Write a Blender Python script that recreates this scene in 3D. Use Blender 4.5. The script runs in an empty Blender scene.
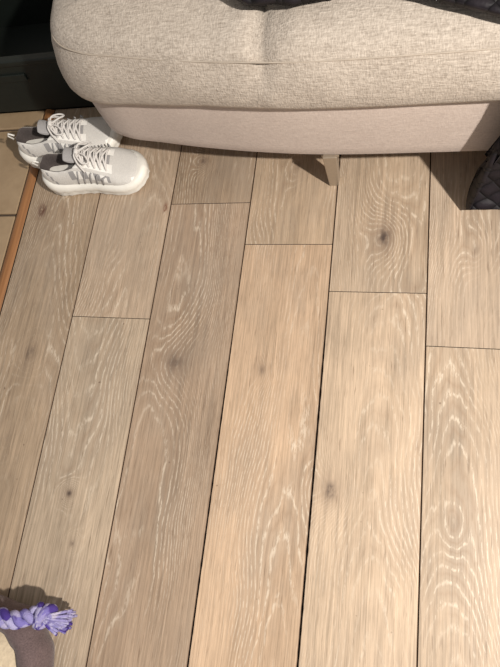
import bpy, bmesh, math, random
from mathutils import Vector, Matrix, noise as mn
random.seed(4)
scene=bpy.context.scene
try: scene.view_settings.view_transform='Standard'
except Exception: pass
COL=scene.collection
def s2l(c): 
    return tuple(((v/255)/12.92 if v/255<=.04045 else ((v/255+.055)/1.055)**2.4) for v in c)+(1,)
# ---------------------------------------------------------------- node helper
class NT:
    def __init__(s,name):
        s.m=bpy.data.materials.new(name); s.m.use_nodes=True; s.t=s.m.node_tree
        s.b=s.t.nodes['Principled BSDF']
    def n(s,k): return s.t.nodes.new(k)
    def put(s,sock,v):
        if isinstance(v,bpy.types.NodeSocket): s.t.links.new(v,sock)
        elif v is not None: sock.default_value=v
    def M(s,op,a,b=None,c=None,clamp=False):
        n=s.n('ShaderNodeMath'); n.operation=op; n.use_clamp=clamp
        s.put(n.inputs[0],a)
        if b is not None: s.put(n.inputs[1],b)
        if c is not None: s.put(n.inputs[2],c)
        return n.outputs[0]
    def xyz(s,x,y,z):
        n=s.n('ShaderNodeCombineXYZ'); s.put(n.inputs[0],x); s.put(n.inputs[1],y); s.put(n.inputs[2],z); return n.outputs[0]
    def sep(s,v):
        n=s.n('ShaderNodeSeparateXYZ'); s.put(n.inputs[0],v); return n.outputs
    def obj(s): return s.n('ShaderNodeTexCoord').outputs['Object']
    def noise(s,v,scale=1,detail=2,rough=.5,dist=0):
        n=s.n('ShaderNodeTexNoise'); s.put(n.inputs['Vector'],v); n.inputs['Scale'].default_value=scale
        n.inputs['Detail'].default_value=detail; n.inputs['Roughness'].default_value=rough; n.inputs['Distortion'].default_value=dist
        return n.outputs['Fac']
    def rng(s,v,a,b,c=0,d=1):
        n=s.n('ShaderNodeMapRange'); s.put(n.inputs[0],v)
        for i,q in enumerate((a,b,c,d)): n.inputs[i+1].default_value=q
        return n.outputs[0]
    def mix(s,f,a,b,mode='MIX'):
        n=s.n('ShaderNodeMix'); n.data_type='RGBA'; n.blend_type=mode
        s.put(n.inputs[0],f); s.put(n.inputs[6],a); s.put(n.inputs[7],b); return n.outputs[2]
    def attr(s,name):
        n=s.n('ShaderNodeAttribute'); n.attribute_name=name; return n
    def bump(s,h,st,dist=.01):
        n=s.n('ShaderNodeBump'); n.inputs['Strength'].default_value=st; n.inputs['Distance'].default_value=dist
        s.put(n.inputs['Height'],h); s.t.links.new(n.outputs[0],s.b.inputs['Normal'])
    def fin(s,col,rough=.6,spec=.5,metal=0):
        s.put(s.b.inputs['Base Color'],col); s.put(s.b.inputs['Roughness'],rough)
        s.b.inputs['Specular IOR Level'].default_value=spec; s.b.inputs['Metallic'].default_value=metal
        return s.m
def simple(name,rgb,rough=.6,var=.12,scale=60,bump=.1,metal=0,spec=.5):
    N=NT(name); f=N.noise(N.obj(),scale,3)
    c=s2l(rgb); d=tuple(v*(1-var*2) for v in c[:3])+(1,); e=tuple(min(1,v*(1+var)) for v in c[:3])+(1,)
    col=N.mix(f,d,e); N.bump(f,bump,.003)
    return N.fin(col,rough,spec,metal)
# ---------------------------------------------------------------- mesh helper
def mk(name,verts,faces,mats,parent=None,smooth=True,fm=None):
    me=bpy.data.meshes.new(name); me.from_pydata(verts,[],faces)
    for m in (mats if isinstance(mats,list) else [mats]): me.materials.append(m)
    if fm: 
        for p,i in zip(me.polygons,fm): p.material_index=i
    if smooth:
        for p in me.polygons: p.use_smooth=True
    me.update()
    o=bpy.data.objects.new(name,me); COL.objects.link(o)
    if parent: o.parent=parent
    return o
def empty(name,loc=(0,0,0)):
    o=bpy.data.objects.new(name,None); o.location=loc; COL.objects.link(o); return o
def fixn(o):
    bm=bmesh.new(); bm.from_mesh(o.data); bmesh.ops.recalc_face_normals(bm,faces=bm.faces); bm.to_mesh(o.data); bm.free()
def boxmesh(x0,x1,y0,y1,z0,z1):
    v=[(x0,y0,z0),(x1,y0,z0),(x1,y1,z0),(x0,y1,z0),(x0,y0,z1),(x1,y0,z1),(x1,y1,z1),(x0,y1,z1)]
    f=[(0,3,2,1),(4,5,6,7),(0,1,5,4),(1,2,6,5),(2,3,7,6),(3,0,4,7)]
    return v,f
def box(name,x0,x1,y0,y1,z0,z1,mat,parent=None,bev=.003):
    v,f=boxmesh(x0,x1,y0,y1,z0,z1); o=mk(name,v,f,mat,parent,False)
    if bev:
        m=o.modifiers.new('b','BEVEL'); m.width=bev; m.segments=3
    return o
def tube(pts,r,n=8,cap=True,radii=None):
    V=[];F=[]; P=[Vector(p) for p in pts]; up=Vector((0,0,1))
    prev=None
    for i,p in enumerate(P):
        t=(P[min(i+1,len(P)-1)]-P[max(i-1,0)]).normalized()
        if prev is None:
            a=t.cross(up)
            if a.length<.1: a=t.cross(Vector((1,0,0)))
            a.normalize()
        else:
            a=(prev-t*prev.dot(t)); a.normalize()
        prev=a; b=t.cross(a)
        rr=radii[i] if radii else r
        for k in range(n):
            th=2*math.pi*k/n; V.append(tuple(p+(a*math.cos(th)+b*math.sin(th))*rr))
    for i in range(len(P)-1):
        for k in range(n):
            F.append((i*n+k,i*n+(k+1)%n,(i+1)*n+(k+1)%n,(i+1)*n+k))
    if cap:
        F.append(tuple(range(n))[::-1]); F.append(tuple((len(P)-1)*n+k for k in range(n)))
    return V,F
def catmull(pts,sub=8):
    P=[Vector(p) for p in pts]; out=[]
    for i in range(len(P)-1):
        a=P[max(i-1,0)];b=P[i];c=P[i+1];d=P[min(i+2,len(P)-1)]
        for k in range(sub):
            t=k/sub
            out.append(.5*((2*b)+(c-a)*t+(2*a-5*b+4*c-d)*t*t+(3*b-a-3*c+d)*t**3))
    out.append(P[-1]); return out
def interp(x,tab):
    if x<=tab[0][0]: return tab[0][1]
    for (a,b),(c,d) in zip(tab,tab[1:]):
        if x<=c: return b+(d-b)*(x-a)/(c-a)
    return tab[-1][1]
def merge(parts):
    V=[];F=[]
    for v,f in parts:
        o=len(V); V+=list(v); F+=[tuple(i+o for i in q) for q in f]
    return V,F

# ================================================================= MATERIALS
def mat_planks():
    N=NT('oak_planks')
    x,y,z=N.sep(N.obj())
    pr=N.sep(N.attr('prand').outputs['Vector']); pc=N.attr('pcenter').outputs['Fac']
    tint=N.attr('ptint').outputs['Color']
    r1,r2,r3=pr[0],pr[1],pr[2]
    ox=N.M('MULTIPLY',r1,37.); oy=N.M('MULTIPLY',r2,53.); oz=N.M('MULTIPLY',r3,19.)
    def nv(sx,sy): return N.xyz(N.M('MULTIPLY_ADD',x,sx,ox),N.M('MULTIPLY_ADD',y,sy,oy),oz)
    xl=N.M('SUBTRACT',x,pc)
    n1=N.M('SUBTRACT',N.noise(nv(3,1.5),1,2),.5)
    n2=N.M('SUBTRACT',N.noise(nv(12,3.6),1,3,.5),.5)
    n3=N.M('SUBTRACT',N.noise(nv(90,26),1,2),.5)
    xw=N.M('ADD',N.M('MULTIPLY_ADD',n1,.20,xl),N.M('MULTIPLY',N.M('SUBTRACT',r1,.5),.14))
    F=N.M('ADD',N.M('MULTIPLY',N.M('MULTIPLY',xw,xw),26.),N.M('MULTIPLY',y,N.M('MULTIPLY_ADD',r3,1.6,-.8)))
    F=N.M('MULTIPLY_ADD',n2,.15,F)
    F=N.M('MULTIPLY_ADD',n3,.022,F)
    knots=[(-.045,.651,.018,.028,.95),(-.127,.06,.015,.021,.9),(-.519,.317,.030,.032,.55),(-.303,.31,.011,.016,.40),
           (-.925,.321,.015,.022,.5),(-.728,-.012,.009,.009,.9),(-.695,-.118,.005,.007,.8),(-.532,.887,.010,.012,.75),
           (-.93,.10,.008,.02,.2),(.16,.62,.010,.02,.25),(-.27,.86,.012,.02,.35),(.12,.02,.008,.02,.2)]
    kd=None;halo=None
    for kx,ky,rx,ry,a in knots:
        dx=N.M('DIVIDE',N.M('SUBTRACT',x,kx),rx); dy=N.M('DIVIDE',N.M('SUBTRACT',y,ky),ry)
        d2=N.M('ADD',N.M('MULTIPLY',dx,dx),N.M('MULTIPLY',dy,dy))
        g=N.M('EXPONENT',N.M('MULTIPLY',d2,-.12))
        F=N.M('MULTIPLY_ADD',g,.32*(a+.2),F)
        k=N.M('MULTIPLY',N.M('EXPONENT',N.M('MULTIPLY',d2,-1.9)),a)
        hh=N.M('MULTIPLY',N.M('EXPONENT',N.M('MULTIPLY',d2,-.35)),a)
        kd=k if kd is None else N.M('MAXIMUM',kd,k)
        halo=hh if halo is None else N.M('MAXIMUM',halo,hh)
    rg=N.M('FRACT',N.M('MULTIPLY',F,24.))
    rg=N.M('MULTIPLY',N.M('ABSOLUTE',N.M('SUBTRACT',rg,.5)),2.)
    line=N.rng(rg,.66,.94)
    lmask=N.rng(N.noise(nv(8,2.2),1,3,.6),.42,.60)
    brk=N.rng(N.noise(nv(200,50),1,3,.65),.42,.56)
    line=N.M('MULTIPLY',N.M('MULTIPLY',line,N.M('MULTIPLY_ADD',lmask,.88,.12)),brk)
    fib=N.noise(nv(330,9),1,3,.7)
    fib2=N.noise(nv(120,3.5),1,3,.6)
    broad=N.noise(nv(6,1.3),1,3)
    blot=N.noise(nv(16,8),1,5,.65)
    v=N.M('ADD',N.M('MULTIPLY',N.M('SUBTRACT',fib,.5),1.15),N.M('MULTIPLY',N.M('SUBTRACT',fib2,.5),.6))
    v=N.M('ADD',v,N.M('MULTIPLY',N.M('SUBTRACT',broad,.5),.65))
    v=N.M('ADD',v,N.M('MULTIPLY',N.M('SUBTRACT',blot,.5),.5))
    v=N.M('ADD',v,1.)
    vc=N.n('ShaderNodeVectorMath'); vc.operation='SCALE'; N.put(vc.inputs[0],tint); N.put(vc.inputs['Scale'],v)
    col=vc.outputs[0]
    col=N.mix(N.M('MULTIPLY',N.rng(N.noise(nv(8,3),1,4,.6),.45,.72),.50),col,s2l((164,149,133)))
    dark=N.M('MULTIPLY',N.rng(rg,.0,.4,1,0),N.M('MULTIPLY',lmask,.25))
    col=N.mix(dark,col,s2l((138,108,82)))
    col=N.mix(N.M('MULTIPLY',line,.58),col,s2l((228,214,194)))
    pore=N.rng(N.noise(nv(360,18),1,2,.6),.62,.72)
    col=N.mix(N.M('MULTIPLY',pore,.5),col,s2l((106,84,66)))
    col=N.mix(N.M('MULTIPLY',halo,.42),col,s2l((124,102,86)))
    kn=N.M('MULTIPLY',kd,N.rng(N.noise(nv(90,60),1,3),.22,.55))
    col=N.mix(N.M('MULTIPLY',kn,1.0,clamp=True),col,s2l((70,58,54)))
    sp=N.rng(N.noise(N.xyz(N.M('MULTIPLY',x,60.),N.M('MULTIPLY',y,52.),3.),1,1),.78,.82)
    col=N.mix(N.M('MULTIPLY',sp,.55),col,s2l((86,64,50)))
    def stain(col,sx,sy,rx,ry,c,amt=1.):
        dx=N.M('DIVIDE',N.M('SUBTRACT',x,sx),rx); dy=N.M('DIVIDE',N.M('SUBTRACT',y,sy),ry)
        d2=N.M('ADD',N.M('MULTIPLY',dx,dx),N.M('MULTIPLY',dy,dy))
        st=N.M('MULTIPLY',N.M('EXPONENT',N.M('MULTIPLY',d2,-1.)),N.rng(N.noise(nv(100,60),1,3),.35,.5))
        return N.mix(N.M('MULTIPLY',st,amt),col,s2l(c))
    col=stain(col,-1.0,.742,.013,.022,(86,50,38)); col=stain(col,-.62,.74,.006,.016,(112,66,44))
    h=N.M('ADD',fib,N.M('MULTIPLY',line,.4))
    N.bump(h,.2,.002)
    return N.fin(col,N.rng(fib2,.3,.7,.38,.55),.45)
M_plank=mat_planks()
M_edge=simple('plank_bevel_edge',(112,88,68),.8)
M_gap=simple('dark_gap',(34,25,20),.95)
def mat_tile():
    N=NT('brown_tile'); o=N.obj(); f=N.noise(o,9,5,.6); g=N.noise(o,60,3)
    col=N.mix(f,s2l((146,122,94)),s2l((192,168,136))); col=N.mix(N.M('MULTIPLY',g,.3),col,s2l((124,100,74)))
    N.bump(f,.2,.003); return N.fin(col,.35)
M_tile=mat_tile(); M_grout=simple('grout',(80,66,54),.9)
def mat_trim():
    N=NT('oak_threshold'); x,y,z=N.sep(N.obj())
    f=N.noise(N.xyz(N.M('MULTIPLY',x,200.),N.M('MULTIPLY',y,6.),z),1,3)
    return N.fin(N.mix(f,s2l((114,74,42)),s2l((172,122,78))),.45)
M_trim=mat_trim()
def mat_fabric(name,lo,hi,st=.55,fine=1.0,con=1.0):
    N=NT(name); x,y,z=N.sep(N.obj())
    def nz(a,b,d=2): return N.noise(N.xyz(N.M('MULTIPLY',x,a),N.M('MULTIPLY',y,b),N.M('MULTIPLY',z,b)),1,d,.6)
    rib=nz(75.*fine,330.*fine,2)
    rib2=nz(26.,190.*fine,2)
    cr=nz(340.*fine,110.*fine)
    big=N.noise(N.obj(),7,3)
    f=N.M('ADD',N.M('MULTIPLY',N.rng(rib,.25,.75),.42*con),N.M('MULTIPLY',N.rng(rib2,.25,.75),.22*con))
    f=N.M('ADD',f,N.M('MULTIPLY',N.rng(cr,.25,.75),.36))
    f=N.M('ADD',f,N.M('MULTIPLY',N.M('SUBTRACT',big,.5),.2),clamp=True)
    col=N.mix(f,s2l(lo),s2l(hi)); N.bump(f,st,.003)
    N.b.inputs['Sheen Weight'].default_value=.15
    return N.fin(col,.9,.2)
M_cush=mat_fabric('sofa_fabric',(134,122,110),(218,207,194),.6)
M_base=mat_fabric('sofa_base_fabric',(168,153,144),(206,192,182),.25,1.3)
M_pipe=simple('sofa_piping',(182,170,156),.9)
M_leg=simple('brushed_metal_leg',(178,165,148),.38,.06,120,.05,metal=.6)

# ================================================================= FLOOR
W=.2205
joint={-5:.95-1.2,-4:.425,-3:.753,-2:.633,-1:.510,0:.386}
L=1.38
tints={(-5,0):(172,152,131),(-4,1):(182,161,139),(-4,0):(184,165,143),(-3,1):(158,138,117),(-3,0):(165,143,122),
       (-2,1):(176,154,130),(-2,0):(186,160,134),(-1,1):(175,155,133),(-1,0):(190,168,144),(0,1):(179,159,138),(0,0):(174,154,132)}
V=[];F=[];A=[];C=[];T=[];MI=[]
def rag(xs,y):
    k=round((xs-.056)/W)
    b=.0008
    nz=max(0,mn.noise(Vector((y*55,k*3,0)))+.25)
    if k==-1 and y<.47: b+=.0011*min(1,(.47-y)/.15)*(.5+nz)
    if k==-2 and y<.42: b+=.0009*min(1,(.42-y)/.2)*(.5+nz)
    return b
for k in range(-5,10):
    x0=.056+W*k; x1=x0+W
    j=joint.get(k,random.uniform(-.2,1))
    y=j
    while y>-1.4: y-=L
    while y<2.2:
        ya=max(y,-1.4)+.0008; yb=min(y+L,2.2)-.0008
        idx=1 if y>=j-.01 else 0
        t=tints.get((k,idx)) if (y-j<L*.9 and y-j>-L*1.1) else None
        if t is None: g=random.uniform(-10,10); t=(176+g,155+g,132+g)
        rnd=(random.random(),random.random(),random.random())
        n=max(2,int((yb-ya)/.008)); base=len(V)
        for i in range(n+1):
            yy=ya+(yb-ya)*i/n
            a=x0+rag(x0,yy); b=x1-rag(x1,yy)
            V+=[(a,yy,-.012),(a,yy,-.0010),(a+.0010,yy,0),(b-.0010,yy,0),(b,yy,-.0010),(b,yy,-.012)]
        for i in range(n):
            for q in range(5):
                o=base+i*6+q; F.append((o,o+1,o+7,o+6)); MI.append(0 if q==2 else (2 if q in (1,3) else 1))
        F.append(tuple(base+q for q in range(6))[::-1]); F.append(tuple(base+n*6+q for q in range(6))); MI+=[1,1]
        nf=n*5+2; A+=[rnd]*nf; C+=[x0+W/2]*nf; T+=[s2l(t)]*nf
        y+=L
me=bpy.data.meshes.new('floor'); me.from_pydata(V,[],F); me.materials.append(M_plank); me.materials.append(M_gap); me.materials.append(M_edge)
for p_,mi in zip(me.polygons,MI): p_.material_index=mi
for nme,ty in (('prand','FLOAT_VECTOR'),('pcenter','FLOAT'),('ptint','FLOAT_COLOR')): me.attributes.new(nme,ty,'FACE')
me.attributes['prand'].data.foreach_set('vector',[q for r_ in A for q in r_])
me.attributes['pcenter'].data.foreach_set('value',C)
me.attributes['ptint'].data.foreach_set('color',[q for r_ in T for q in r_])
bm=bmesh.new(); bm.from_mesh(me); bmesh.ops.recalc_face_normals(bm,faces=bm.faces)
vs=[bm.verts.new(p) for p in ((-1.05,-1.4,-.008),(2.27,-1.4,-.008),(2.27,2.2,-.008),(-1.05,2.2,-.008))]
f=bm.faces.new(vs); f.material_index=1
bm.to_mesh(me); bm.free()
floor=bpy.data.objects.new('floor',me); COL.objects.link(floor)
parts=[]
ts=.30
for i in range(4):
    for jx in range(12):
        xa=-1.082-ts*(i+1)+.004; xb=-1.082-ts*i-.004; ya=-1.37+ts*jx+.004; yb=ya+ts-.008
        parts.append(boxmesh(xa,xb,ya,yb,-.02,-.001))
v,f=merge(parts); o=mk('tile_floor',v,f,[M_tile,M_grout],None,False)
bm=bmesh.new(); bm.from_mesh(o.data)
q=bm.faces.new([bm.verts.new(p) for p in ((-2.3,-1.4,-.006),(-1.05,-1.4,-.006),(-1.05,2.2,-.006),(-2.3,2.2,-.006))]); q.material_index=1
bm.to_mesh(o.data); bm.free()
m=o.modifiers.new('b','BEVEL'); m.width=.003; m.segments=2
prof=[(-1.080,-.003),(-1.078,.004),(-1.070,.008),(-1.060,.008),(-1.052,.004),(-1.048,.0005)]
v=[];f=[]
for yy in (-1.4,2.2):
    for p in prof: v.append((p[0],yy,p[1]))
n=len(prof)
for q in range(n-1): f.append((q,q+1,n+q+1,n+q))
mk('trim_1',v,f,M_trim)
M_wall=simple('wall_paint',(214,206,192),.9,.04,30,.1)
box('wall_back',-2.3,2.27,2.2,2.3,-.02,2.5,M_wall,None,0)
box('baseboard_back',-2.3,2.27,2.182,2.2,0,.09,simple('white_trim',(225,222,214),.5),None,.002)

# ================================================================= SOFA
sofa=empty('sofa')
ctrl=[(-.785,1.72),(-.785,1.4),(-.785,1.10),(-.782,.985),(-.755,.915),(-.69,.878),(-.60,.860),(-.48,.838),(-.34,.818),(-.18,.803),(.05,.797),(.4,.795),(.9,.795),(1.3,.80),(1.40,.84),(1.44,.95),(1.44,1.3),(1.44,1.72)]
out=[Vector((p[0],p[1])) for p in catmull([(a,b,0) for a,b in ctrl],10)]
bk=[(1.40,1.79),(1.30,1.82),(-.66,1.82),(-.77,1.79)]
ring=out[:]+[Vector(p) for p in bk[:2]]
for i in range(1,40): ring.append(Vector((1.30+(-.66-1.30)*i/40,1.82)))
ring+= [Vector(p) for p in bk[2:]]
def normals(r):
    n=len(r); o=[]
    for i in range(n):
        t=(r[(i+1)%n]-r[i-1]).normalized(); o.append(Vector((t.y,-t.x)))
    return o
nr=normals(ring)
ctr=Vector((.3,1.3))
sgn=1 if sum((ring[i]-ctr).dot(nr[i]) for i in range(len(ring)))>0 else -1
nr=[q*sgn for q in nr]
def loft(name,prof,mat,wob=0.,sags=None,zlift=None,left=0.):
    V=[];F=[];n=len(ring)
    for (off,z) in prof:
        for i in range(n):
            p=ring[i]+nr[i]*off
            if off<-.12:
                s=min(1,(-off-.12)/.45); b=ring[i]-nr[i]*.12; p=b.lerp(ctr,s)
            if left and p.x<0: p=Vector((p.x+left*min(1,max(0,(z-.26)/.10))*min(1,max(0,(-p.x-.45)/.25)),p.y))
            w=wob*mn.noise(Vector((p.x*4,p.y*4,z*5)))+wob*.4*mn.noise(Vector((p.x*12,p.y*12,z*12)))
            zz=z+w+(zlift(p.x,z) if zlift else 0)
            q=p+nr[i]*w
            if sags: 
                sg_=sags(q.x,q.y,z); zz+=sg_[1]; q=q-nr[i]*sg_[0]
            V.append((q.x,q.y,zz))
    for k in range(len(prof)-1):
        for i in range(n):
            F.append((k*n+i,k*n+(i+1)%n,(k+1)*n+(i+1)%n,(k+1)*n+i))
    F.append(tuple(range(n))); F.append(tuple((len(prof)-1)*n+i for i in range(n)))
    o=mk(name,V,F,mat,sofa); fixn(o); return o
loft('base_frame',[(-.03,.115),(-.002,.118),(.004,.125),(.005,.15),(.005,.19),(.004,.23),(0,.27),(-.01,.31)],M_base,.0015)
def sag(x,y,z):
    g=math.exp(-((x+.275)/.010)**2)*max(0,min(1,(z-.33)/.08))
    pk=math.exp(-((x+.275)/.05)**2)*max(0,min(1,(z-.33)/.08))
    wr=0
    if z>.30: wr=.004*math.sin(x*80+5*mn.noise(Vector((x*9,y*9,1))))*math.exp(-((x+.25)/.09)**2)
    return (g*.009+pk*.004+wr*.6, -(g*.014+pk*.004)+wr)
def zl(x,z): return (.030*min(1,max(0,(x+.72)/.30)))*max(0,1-max(0,(z-.262))/.11)
prof=[(-.04,.264),(-.012,.258),(.010,.260),(.022,.270),(.028,.288),(.030,.31),(.030,.335),(.027,.36),(.020,.385),(.012,.402),(.0095,.4085),(.0085,.4105),(.001,.424),(-.014,.436),(-.035,.445),(-.06,.451),(-.09,.455),(-.12,.457)]
prof+=[(-.12-.45*s,.457+.012*math.sin(s*1.57)) for s in (.05,.1,.18,.3,.5,.75,.97)]
LS=.020
cush=loft('seat_cushion',prof,M_cush,.006,sag,zl,LS)
pp=[]
for i in range(6,len(out)-6):
    p=ring[i]+nr[i]*.0085
    if p.x<0: p=Vector((p.x+LS*min(1,max(0,(-p.x-.45)/.25)),p.y))
    w=.006*mn.noise(Vector((p.x*4,p.y*4,.41*5)))
    pp.append((p.x+nr[i].x*w,p.y+nr[i].y*w,.4095+w*.9))
v,f=tube(pp,.0018,6); mk('cushion_piping',v,f,M_pipe,sofa)
v,f=boxmesh(-.76,1.44,1.55,1.82,.44,.86); o=mk('back_rest',v,f,M_cush,sofa,True)
m=o.modifiers.new('b','BEVEL'); m.width=.07; m.segments=6
def leg(x,y):
    V=[];F=[]
    pr=[(.0,.011,.011),(.004,.012,.012),(.06,.0145,.014),(.122,.0165,.016)]
    for z,a,b in pr:
        for sx,sy in ((-1,-1),(1,-1),(1,1),(-1,1)): V.append((x+sx*a,y+sy*b,z))
    for k in range(3):
        for i in range(4): F.append((k*4+i,k*4+(i+1)%4,k*4+4+(i+1)%4,k*4+4+i))
    F+=[(3,2,1,0),(12,13,14,15)]
    o=mk('leg',V,F,M_leg,sofa,False); m=o.modifiers.new('b','BEVEL'); m.width=.002; m.segments=2
    box('leg_plate',x-.020,x+.020,y-.006,y+.03,.110,.118,M_leg,sofa,.001)
for x,y in ((-.172,.807),(-.60,1.15),(-.60,1.68),(1.2,1.68),(1.2,.9)): leg(x,y)

# ================================================================= JACKET
def mat_quilt():
    N=NT('black_quilted_nylon'); u=N.n('ShaderNodeTexCoord').outputs['UV']; x,y,z=N.sep(u)
    a=N.M('ABSOLUTE',N.M('SINE',N.M('MULTIPLY',N.M('ADD',x,y),62.))); b=N.M('ABSOLUTE',N.M('SINE',N.M('MULTIPLY',N.M('SUBTRACT',x,y),62.)))
    h=N.M('POWER',N.M('MULTIPLY',a,b),.35)
    nz=N.noise(u,50,3)
    col=N.mix(h,s2l((10,9,12)),s2l((32,27,33))); N.bump(N.M('ADD',h,N.M('MULTIPLY',nz,.5)),.7,.008)
    return N.fin(col,.62,.28)
M_q=mat_quilt()
path=[(1.50,.492),(1.2,.490),(1.0,.482),(.90,.475),(.83,.463),(.785,.445),(.752,.41),(.738,.36),(.735,.30),(.742,.24),(.752,.18),(.752,.12),(.745,.07),(.735,.035),(.715,.018)]
pc=catmull([Vector((0,a,b)) for a,b in path],6)
cum=[0]
for a_,b_ in zip(pc,pc[1:]): cum.append(cum[-1]+(b_-a_).length)
def at(s):
    for i in range(len(cum)-1):
        if s<=cum[i+1]:
            t=(s-cum[i])/(cum[i+1]-cum[i]); return pc[i].lerp(pc[i+1],t)
    return pc[-1]
TOT=cum[-1]
endt=[(-.34,.60),(-.29,.632),(-.20,.642),(-.12,.637),(-.085,.60),(-.055,.61),(-.03,.640),(.04,.665),(.11,.69),(.16,.71),(.215,.73),(.24,TOT),(1,TOT)]
nu,nvv=100,70; V=[];F=[];UV=[]
for i in range(nu+1):
    X=-.34+i*(.95+.34)/nu
    E=interp(X,endt)
    for k in range(nvv+1):
        s=E*k/nvv; p=at(s)
        drop=max(0,.44-p.z)
        xx=X-(.10*min(1,max(0,(drop-.1)/.22)) if X<.5 else 0)+.012*mn.noise(Vector((X*3,s*8,4)))
        w=.010*mn.noise(Vector((X*9,s*7,2)))+.006*mn.noise(Vector((X*22,s*18,5)))
        ny=-1 if p.z<.42 else 0
        yy=p.y+ny*abs(w)*1.6 
        zz=p.z+(abs(w)+ (.004) if p.z>=.40 else 0)
        if p.z<.42: zz=max(.012,zz)
        V.append((xx,yy,zz)); UV.append((X,s))
for i in range(nu):
    for k in range(nvv):
        o=i*(nvv+1)+k; F.append((o,o+1,o+nvv+2,o+nvv+1))
jk=mk('quilted_jacket',V,F,M_q)
uvl=jk.data.uv_layers.new(name='UVMap')
for l in jk.data.loops: uvl.data[l.index].uv=UV[l.vertex_index]
m=jk.modifiers.new('s','SOLIDIFY'); m.thickness=.014; m.offset=1
fixn(jk)

# ================================================================= SNEAKERS
M_up=simple('sneaker_mesh',(216,213,208),.8,.12,400,.5)
M_ov=simple('sneaker_overlay',(240,238,233),.55,.04,200,.1)
M_gr=simple('sneaker_grey',(160,158,158),.7,.1,300,.3)
M_in=simple('sneaker_lining',(84,76,74),.95,.2,300,.4)
M_so=simple('sneaker_sole',(240,237,229),.5,.04,80,.15)
M_la=simple('sneaker_lace',(226,222,218),.85,.12,600,.5)
def sneaker(name,loc,rotz,flip):
    root=empty(name,loc); root.rotation_euler=(0,0,rotz)
    Ln=.29
    def hw(t):
        return 1.16*interp(t,[(0,.0),(.015,.014),(.05,.025),(.1,.032),(.2,.036),(.35,.036),(.5,.040),(.65,.048),(.75,.050),(.85,.046),(.92,.037),(.97,.023),(.99,.013),(1,.0)])
    def cy(t): return flip*interp(t,[(0,0),(.3,.002),(.5,.004),(.7,.002),(.85,-.004),(1,-.012)])
    def H(t): return interp(t,[(0,.096),(.04,.106),(.1,.104),(.2,.092),(.32,.094),(.42,.108),(.5,.104),(.6,.092),(.7,.079),(.8,.069),(.9,.060),(.96,.052),(1,.038)])
    z0=.036
    ops=[(-1,0),(-1.04,.22),(-1.03,.5),(-.93,.78),(-.80,.95),(-.70,1.0),(-.60,.97),(-.55,.75),(-.50,.25),(-.35,.03),(0,0)]
    cls=[(-1,0),(-1.02,.2),(-1.0,.42),(-.93,.62),(-.82,.77),(-.68,.88),(-.54,.94),(-.40,.97),(-.26,.99),(-.12,1.0),(0,1)]
    ops=ops+[(-a,b) for a,b in ops[:-1]][::-1]; cls=cls+[(-a,b) for a,b in cls[:-1]][::-1]
    n=len(ops); st=44; V=[];F=[];fm=[]
    for i in range(st+1):
        t=i/st; t=.5-.5*math.cos(math.pi*t)*1.0; t=.6*t+.4*i/st
        f=min(1,max(0,(t-.015)/.05))*(1-min(1,max(0,(t-.33)/.10)))
        f=f*f*(3-2*f)
        for (a,b),(c,d) in zip(ops,cls):
            y_=a*f+c*(1-f); zz=b*f+d*(1-f)
            y=cy(t)+y_*max(hw(t),.0005); z=z0+zz*(H(t)-z0)
            xo=t*Ln
            if t<.1: xo+= .010*(1-t/.1)*(abs(zz-.45)*1.2-.2)
            V.append((xo,y,z))
    for i in range(st):
        t=(i+.5)/st
        for k in range(n-1):
            o=i*n+k; F.append((o,o+n,o+n+1,o+1))
            kk=min(k,n-2-k)
            if .03<t<.41 and kk>=5: fm.append(2)
            elif t<.16 and kk<4: fm.append(1)
            elif .16<=t<.26 and kk<4: fm.append(3 if (k+i)%5==0 else 0)
            elif .36<t<.66 and kk in (2,3): fm.append(3 if (i//2)%2==0 else 1)
            elif t>.84 and kk<4: fm.append(1)
            elif .40<t<.68 and kk in (5,6,7): fm.append(1)
            elif .40<t<.66 and kk>7: fm.append(3)
            else: fm.append(0)
    o=mk('upper',V,F,[M_up,M_ov,M_in,M_gr],root,True,fm); fixn(o)
    m=o.modifiers.new('s','SUBSURF'); m.levels=1; m.render_levels=2
    N2=72; V=[];F=[]
    pts=[]
    for i in range(N2):
        th=2*math.pi*i/N2; t=.5-.5*math.cos(th); sd=1 if math.sin(th)>=0 else -1
        w=hw(t) if t>.001 and t<.999 else 0
        pts.append(Vector((t*Ln,cy(t)+sd*w)))
    nn=normals(pts); c0=Vector((.15,0))
    sg=1 if sum((pts[i]-c0).dot(nn[i]) for i in range(N2))>0 else -1
    lv=[(-.006,0.0),(.001,.001),(.007,.008),(.004,.014),(.0085,.021),(.0095,.030),(.008,.039),(.002,.045),(-.004,.046)]
    for off,z in lv:
        for i in range(N2):
            t=pts[i].x/Ln
            o2=off+(.005*max(0,1-t*4) if z>.005 else 0)+ (.0014*math.sin(i*2.2) if .004<z<.03 else 0)
            spring=.014*max(0,(t-.78)/.22)**2+.006*max(0,(.12-t)/.12)
            hz=z*(1+.30*max(0,1-t*3)-.15*max(0,t-.6)); p=pts[i]+nn[i]*sg*o2
            V.append((p.x,p.y,hz+spring))
    for k in range(len(lv)-1):
        for i in range(N2): F.append((k*N2+i,k*N2+(i+1)%N2,(k+1)*N2+(i+1)%N2,(k+1)*N2+i))
    F.append(tuple(range(N2))); F.append(tuple((len(lv)-1)*N2+i for i in range(N2)))
    o=mk('sole',V,F,M_so,root); fixn(o)
    V=[];F=[]
    tp=[(.70,.077,.012),(.6,.095,.017),(.5,.107,.020),(.42,.118,.022),(.36,.126,.024),(.33,.132,.022),(.325,.128,.021),(.35,.118,.022),(.42,.108,.02)]
    for t,z,w in tp:
        for k in range(7):
            a=(k-3)/3; V.append((t*Ln,cy(t)+a*w,z-.006*a*a))
    for i in range(len(tp)-1):
        for k in range(6): o=i*7+k; F.append((o,o+1,o+8,o+7))
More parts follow.
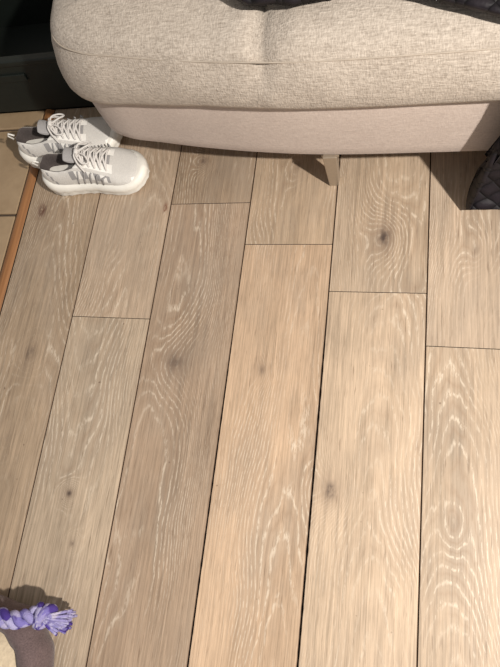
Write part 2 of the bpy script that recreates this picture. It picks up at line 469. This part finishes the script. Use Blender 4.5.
    o=mk('tongue',V,F,M_gr,root); m=o.modifiers.new('s','SOLIDIFY'); m.thickness=.004; m2=o.modifiers.new('q','SUBSURF'); m2.levels=1; m2.render_levels=2
    parts=[]; tt=[.44,.49,.54,.59,.64,.69]
    def top(t,a): 
        w=hw(t); zz=interp(abs(a),[(0,1),(.12,1),(.26,.99),(.40,.97),(.54,.94),(.68,.88),(.82,.77)])
        return Vector((t*Ln,cy(t)+a*w,z0+zz*(H(t)-z0)+.006+.005*max(0,1-abs(a)*2)))
    for q in range(len(tt)):
        t=tt[q]; parts.append(tube(catmull([top(t,-.6)-Vector((0,0,.006)),top(t,-.5),top(t,-.2),top(t,.2),top(t,.5),top(t,.6)-Vector((0,0,.006))],4),.0028,6))
        if q:
            t2=tt[q-1]
            for s in (-1,1):
                parts.append(tube(catmull([top(t2,-.55*s),top((t+t2)/2,0)+Vector((0,0,.003)),top(t,.55*s)],5),.0026,6))
    b=top(.45,0)+Vector((0,0,.006))
    for s in (-1,1):
        lp=[b,b+Vector((.006,.018*s,.006)),b+Vector((.020,.034*s,-.006)),b+Vector((.034,.030*s,-.010)),b+Vector((.026,.014*s,0)),b]
        parts.append(tube(catmull(lp,6),.0024,6))
        lp=[b,b+Vector((-.002,.014*s,.004)),b+Vector((.004,.030*s,-.008)),b+Vector((.016,.044*s,-.030))]
        parts.append(tube(catmull(lp,6),.0024,6))
    parts.append(tube(catmull([b+Vector((0,-.008,0)),b+Vector((.002,0,.004)),b+Vector((0,.008,0))],4),.006,8))
    v,f=merge(parts); mk('laces',v,f,M_la,root)
    parts=[]
    for s in (-1,1):
        for q in range(5):
            t=.36+.065*q
            pts_=[]
            for kz in range(6):
                z=.048+kz*.0086; a=interp(kz/5,[(0,1.03),(.4,1.02),(.7,.96),(1,.84)])
                tq=t+.012*kz
                pts_.append((tq*Ln,cy(tq)+s*a*(hw(tq)+.0005),min(z,z0+.78*(H(tq)-z0))))
            parts.append(tube(pts_,.0022,6))
    v,f=merge(parts); mk('side_stripes',v,f,M_gr,root)
    parts=[tube([(-.002,0,.093),(-.010,0,.108),(-.004,0,.116),(.008,0,.105)],.0025,6)]
    v,f=merge(parts); mk('heel_loop',v,f,M_ov,root)
    return root
sneaker('sneaker',(-.972,.825,.001),math.radians(5),1)
sneaker('sneaker',(-1.072,.915,.004),math.radians(9),-1)

# ================================================================= CRATE
M_cr=simple('dark_green_plastic',(18,25,21),.6,.15,40,.1)
cr=empty('storage_crate')
x0,x1,y0,y1,h=-1.36,-.86,1.09,1.45,.20
box('bottom',x0,x1,y0,y1,.002,.012,M_cr,cr)
for nme,a in (('side_left',(x0,x0+.012,y0,y1)),('side_right',(x1-.012,x1,y0,y1)),('side_front',(x0,x1,y0,y0+.012)),('side_back',(x0,x1,y1-.012,y1))):
    box(nme,*a,.002,h,M_cr,cr)
for nme,a in (('rim_left',(x0-.010,x0+.014,y0-.010,y1+.010)),('rim_right',(x1-.014,x1+.010,y0-.010,y1+.010)),('rim_front',(x0-.010,x1+.010,y0-.010,y0+.014)),('rim_back',(x0-.010,x1+.010,y1-.014,y1+.010))):
    box(nme,*a,h-.012,h+.006,M_cr,cr,.004)
box('handle_recess',-1.2,-1.05,y0-.006,y0+.002,.13,.155,M_cr,cr,.002)

# ================================================================= DOG BED
M_rim=mat_fabric('bed_rim_fabric',(72,60,62),(126,108,106),.4,1.6)
M_bin=simple('bed_fleece',(214,196,168),.95,.15,120,.6)
bed=empty('dog_bed')
cx,cyy,ax,ay=-1.0,-.615,.326,.354
V=[];F=[];n=180;kk=20; e=2/5
for i in range(n):
    th=2*math.pi*i/n; c_,s_=math.cos(th),math.sin(th)
    px=math.copysign(abs(c_)**e,c_); py=math.copysign(abs(s_)**e,s_)
    for k in range(kk):
        ph=2*math.pi*k/kk; r=.025+.004*mn.noise(Vector((px*4,py*4,ph)))+.002*math.sin(th*24+2*mn.noise(Vector((px*5,py*5,1))))
        V.append((cx+px*ax+math.cos(ph)*r*px*1.0,cyy+py*ay+math.cos(ph)*r*py,.050+math.sin(ph)*.047+.004*mn.noise(Vector((px*6,py*6,3)))))
for i in range(n):
    for k in range(kk): F.append((i*kk+k,((i+1)%n)*kk+k,((i+1)%n)*kk+(k+1)%kk,i*kk+(k+1)%kk))
o=mk('rim',V,F,M_rim,bed); fixn(o)
V=[];F=[];R=[1,.95,.9,.75,.5,.25,.02]
for r in R:
    for i in range(n):
        th=2*math.pi*i/n; c_,s_=math.cos(th),math.sin(th)
        V.append((cx+math.copysign(abs(c_)**e,c_)*ax*r,cyy+math.copysign(abs(s_)**e,s_)*ay*r,.074+.025*(1-r**6)+.006*mn.noise(Vector((c_*r*4,s_*r*4,0)))))
for k in range(len(R)-1):
    for i in range(n): F.append((k*n+i,k*n+(i+1)%n,(k+1)*n+(i+1)%n,(k+1)*n+i))
o=mk('inner_cushion',V,F,M_bin,bed); fixn(o)

# ================================================================= ROPE TOY
def mat_rope(name,a,b,c):
    N=NT(name); o=N.obj(); f=N.noise(o,38,2); g=N.noise(o,500,2); h=N.noise(o,30,1)
    col=N.mix(N.rng(f,.42,.5),s2l(a),s2l(b)); col=N.mix(N.rng(h,.52,.56),col,s2l(c))
    col=N.mix(N.M('MULTIPLY',g,.4),col,s2l((100,88,140))); N.bump(g,.8,.003); return N.fin(col,.9,.2)
M_r=[mat_rope('rope_lilac',(142,138,190),(182,178,214),(70,50,140)),mat_rope('rope_white',(200,194,214),(158,152,202),(128,120,186)),mat_rope('rope_purple',(72,52,138),(130,122,190),(184,178,214))]
rope=empty('rope_dog_toy')
base=catmull([(-.93,-.275,.118),(-.87,-.262,.122),(-.81,-.243,.121),(-.755,-.262,.118),(-.715,-.262,.112),(-.685,-.248,.102)],16)
tot=len(base)
for c3 in range(3):
    pts=[]
    for i,p in enumerate(base):
        ph=i/tot*2*math.pi*3.2+c3*2.094
        pts.append(p+Vector((.0,.010*math.cos(ph)+.003*mn.noise(Vector((i*.2,c3,0))),.0075*math.sin(ph))))
    v,f=tube(pts,.0088,8); mk('strand',v,f,M_r[c3],rope)
kc=Vector((-.675,-.252,.094))
for c3 in range(3):
    pts=[]
    for i in range(25):
        th=i/24*2*math.pi*1.1+c3*2.1; pts.append(kc+Vector((.010*math.sin(th*1.0+c3)+(c3-1)*.008,.017*math.cos(th),.015*math.sin(th))))
    v,f=tube(pts,.009,8); mk('knot_strand',v,f,M_r[c3],rope)
for c3 in range(3):
    parts=[]
    for q in range(26):
        a=random.uniform(-1.0,.35); l=random.uniform(.024,.042)
        e_=kc+Vector((.006+l*math.cos(a),l*math.sin(a),0)); e_.z=random.uniform(.035,.075)
        mid=kc.lerp(e_,.5)+Vector((0,0,.010+random.uniform(-.004,.004)))
        parts.append(tube(catmull([kc,mid,e_],4),.0032,5))
    v,f=merge(parts); mk('fringe',v,f,M_r[c3] if c3<2 else M_r[0],rope)

# ================================================================= LIGHT
def area(name,loc,tgt,size,power,color):
    l=bpy.data.lights.new(name,'AREA'); l.energy=power; l.size=size; l.color=color
    o=bpy.data.objects.new(name,l); o.location=loc; o.rotation_euler=(Vector(tgt)-Vector(loc)).to_track_quat('-Z','Y').to_euler(); COL.objects.link(o); return o
area('ceiling_lamp',(1.35,-.42,2.0),(0,.5,0),.08,100,(1,.935,.855))
w=bpy.data.worlds.new('World'); scene.world=w; w.use_nodes=True
w.node_tree.nodes['Background'].inputs[0].default_value=(1,.96,.93,1); w.node_tree.nodes['Background'].inputs[1].default_value=.33

# ================================================================= CAMERA
cam=bpy.data.cameras.new('camera'); co=bpy.data.objects.new('camera',cam); COL.objects.link(co)
f=560; cam.sensor_fit='VERTICAL'; cam.sensor_height=24; cam.lens=24*f/667; cam.clip_start=.01
v1=Vector((223,-1769,f)); v2=Vector((-2098,-87,f))
Yc=v1.normalized(); Zc=v1.cross(v2).normalized(); Xc=Yc.cross(Zc)
cv=lambda q:(q.x,-q.y,-q.z)
R=Matrix((cv(Xc),cv(Yc),cv(Zc))).to_4x4()
co.matrix_world=Matrix.Translation((0,0,1.22))@R
scene.camera=co
